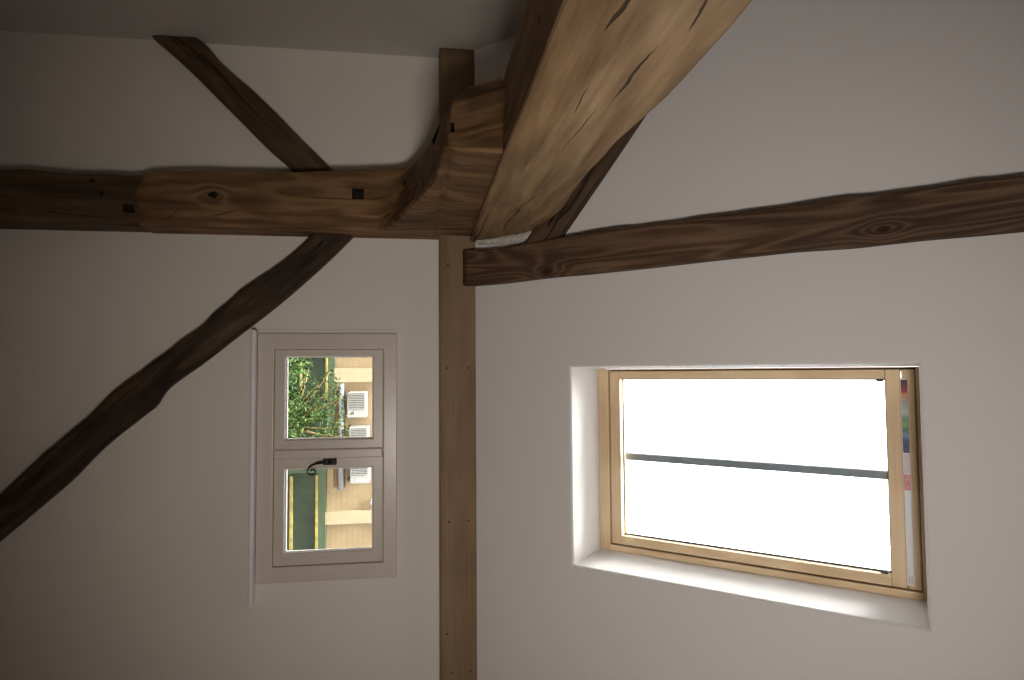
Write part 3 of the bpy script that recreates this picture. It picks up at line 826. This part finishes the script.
def cooling_units():
    white = plain('unit_white', lin((190,188,184)), .4, var=.02); grey = plain('grille_grey', lin((84,80,78)), .6, var=.1)
    places = [(392, 417.5, 347, 366, 'white outdoor cooling unit on the facade, leftmost of the three'),
              (427, 452.5, 349, 367, 'white outdoor cooling unit, the middle one, half behind the window stile'),
              (458, 483.5, 350, 367.5, 'white outdoor cooling unit, rightmost, above the end of the grey pipe')]
    proto = None
    for py0, py1, px0, px1, lab in places:
        yf = Y-.32
        a = P(px0, py0, yf); b = P(px1, py1, yf); w, h = b.x-a.x, b.z-a.z
        if proto is None:
            W, H = w, h; base = Vector((a.x, yf, a.z))
            r = empty('cooling_unit', base)
            body = box('casing', a.x, b.x, yf, Y-.02, a.z, b.z, white, r, bevel=.012)
            gx1 = a.x+W*.68
            gp = box('grille', a.x+.02, gx1, yf-.008, yf+.01, a.z+.02, b.z-.02, grey, r)
            bars = []
            vv, ff = [], []
            for k in range(9):
                x = a.x+.02+(gx1-a.x-.02)*(k+.5)/9
                o_ = len(vv); vv += boxv(x-.0045, x+.0045, yf-.018, yf-.006, a.z+.015, b.z-.015); ff += [tuple(o_+i for i in q) for q in BOXF]
            mesh('grille_bars', vv, ff, white, gp)
            box('name_plate', a.x+W*.78, a.x+W*.92, yf-.004, yf+.004, a.z+H*.3, a.z+H*.55, plain('plate_grey', lin((190,192,200)), .4), r)
            box('bracket', a.x+W*.1, a.x+W*.16, yf+.03, Y, a.z-.04, a.z, grey, r)
            box('bracket', a.x+W*.84, a.x+W*.9, yf+.03, Y, a.z-.04, a.z, grey, r)
            proto = r
        else:
            r = proto.copy(); COL.objects.link(r); r.location = (a.x, yf, a.z)
            for ch in list(proto.children):
                c = ch.copy(); COL.objects.link(c); c.parent = r; c.matrix_basis = ch.matrix_basis.copy()
                for gch in ch.children:
                    d = gch.copy(); COL.objects.link(d); d.parent = c; d.matrix_basis = gch.matrix_basis.copy()
        tag(r, lab, 'air conditioner', 'cooling units on the facade')
cooling_units()
def shrub():
    rnd = random.Random(3)
    base = P(290, 425, 6.6); base = Vector((base.x, 6.6, GZ))
    root = empty('garden_shrub', base)
    tag(root, 'leafy green shrub with bare yellowish twigs outside the casement window', 'shrub')
    bark = plain('twig_bark', lin((140,116,72)), .8, var=.2)
    lt = NT('leaf_green'); v = lt.coords(); n = lt.noise(v, 9, 3)
    lt.l(lt.ramp(n, [(.3, lin((26,42,20))), (.5, lin((54,76,36))), (.7, lin((106,122,72)))]), lt.b.inputs['Base Color']); lt.b.inputs['Roughness'].default_value = .85; lt.b.inputs['Specular IOR Level'].default_value = .1
    fork = P(312, 421, 6.6)
    V = []; Fc = []
    def leaf(p, s):
        a = Vector((rnd.uniform(-1,1), rnd.uniform(-1,1), rnd.uniform(-1,1))).normalized()
        b = a.orthogonal().normalized(); b = (b*math.cos(rnd.random()*6)+a.cross(b)*math.sin(rnd.random()*6)).normalized()
        o_ = len(V); nrm = a.cross(b)*.15*s
        V.extend([p, p+a*s*.5+b*s*.22+nrm, p+a*s, p+a*s*.5-b*s*.22+nrm]); Fc.append((o_, o_+1, o_+2)); Fc.append((o_, o_+2, o_+3))
    stems = []
    tips = [(342,398,6.4),(338,384,6.6),(330,372,6.7),(325,400,6.5),(345,412,6.5),(344,426,6.5),(349,437,6.6),(335,436,6.4),(318,385,6.7),(328,416,6.3),(310,362,6.8),(305,378,6.6)]
    trunk = smooth_poly([base, base+Vector((.03,0,(fork.z-GZ)*.5)), fork], 14)
    tube('stem', trunk, [.03-.012*i/14 for i in range(14)], bark, root)
    for px, py, y in tips:
        tip = P(px, py, y); start = lerp(trunk[-4], fork, rnd.random())
        mid = lerp(start, tip, .5)+Vector((rnd.uniform(-.05,.05), rnd.uniform(-.05,.05), rnd.uniform(-.02,.06)))
        sp = smooth_poly([start, mid, tip], 10)
        tube('branch', sp, [.011-.008*i/9 for i in range(10)], bark, root, n=6)
        for k in range(75):
            q = sp[rnd.randint(3, 9)]; leaf(q+Vector([rnd.gauss(0,.035) for _ in range(3)]), rnd.uniform(.03,.055))
    for k in range(5200):
        px = rnd.uniform(262, 322); py = rnd.uniform(345, 448)
        lim = 303+10*math.sin(py*.11)+8*mnoise.noise(Vector((py*.08, 0, 1)))
        if py < 385: lim -= (385-py)*.25
        if px > lim+rnd.gauss(0, 3.5): continue
        leaf(P(px, py, 6.6+rnd.gauss(0, .22)), rnd.uniform(.035, .07))
    mesh('foliage', V, Fc, lt.m, root)
shrub()

# ------------------------------------------------------------------ light
SKY_GLOW, SKY_BASE = 9.0, .6
# thin cloud, far brighter on the side the roof window faces
w = bpy.data.worlds.new('sky'); sc.world = w; w.use_nodes = True
nt = w.node_tree; bg = nt.nodes['Background']; bg.inputs[0].default_value = (.94, .96, 1, 1)
tc = nt.nodes.new('ShaderNodeTexCoord'); dp = nt.nodes.new('ShaderNodeVectorMath'); dp.operation = 'DOT_PRODUCT'
nt.links.new(tc.outputs['Generated'], dp.inputs[0]); dp.inputs[1].default_value = Vector((-.15, .66, .73)).normalized()
def wm(op, a, b):
    m = nt.nodes.new('ShaderNodeMath'); m.operation = op
    for i, x in enumerate((a, b)):
        if isinstance(x, (int, float)): m.inputs[i].default_value = x
        else: nt.links.new(x, m.inputs[i])
    return m.outputs[0]
g_ = wm('POWER', wm('MAXIMUM', dp.outputs['Value'], 0), 3.0)
nt.links.new(wm('ADD', wm('MULTIPLY', g_, SKY_GLOW), SKY_BASE), bg.inputs[1])
def light(name, typ, loc, direction, energy, col, **k):
    l = bpy.data.lights.new(name, typ); l.energy = energy; l.color = col
    for a, b in k.items(): setattr(l, a, b)
    o = bpy.data.objects.new(name, l); COL.objects.link(o); o.location = loc
    o.rotation_euler = Vector(direction).to_track_quat('-Z', 'Y').to_euler(); return o
# hazy sun, then added fill from behind the viewer: a rear panel and a spot
light('hazy_sun', 'SUN', (0,0,10), (.42, -.16, -.90), 42, (1, .98, .95), angle=math.radians(60))
light('rear_fill', 'AREA', (1.0, BACK_Y+.05, 1.5), (0, 1, .05), 2.5, (.97, .98, 1), shape='RECTANGLE', size=2.2, size_y=1.3)  # unseen fill panel, added to lift the interior; the back wall is closed
sp = Vector((.66, -.45, 1.98)); aim = RP(*R(600, 410))
light('fill_spot', 'SPOT', sp, aim-sp, 130, (1, .92, .845), spot_size=math.radians(95), spot_blend=1.0, shadow_soft_size=.2)  # added spot, gives the view a bright centre that fades outwards

# ------------------------------------------------------------------ camera
cam = bpy.data.cameras.new('camera'); co = bpy.data.objects.new('camera', cam); COL.objects.link(co)
cam.sensor_fit = 'HORIZONTAL'; cam.sensor_width = 36; cam.lens = 36*F/1024; cam.clip_start = .02; cam.clip_end = 200
Mx = Matrix(((UP.x, -RT.x, -FW.x, 0), (UP.y, -RT.y, -FW.y, 0), (UP.z, -RT.z, -FW.z, CAMZ), (0, 0, 0, 1)))
co.matrix_world = Mx
sc.camera = co
vs = sc.view_settings
vs.view_transform = 'Standard'; vs.look = 'None'; vs.gamma = 1; vs.use_curve_mapping = False; vs.exposure = 0
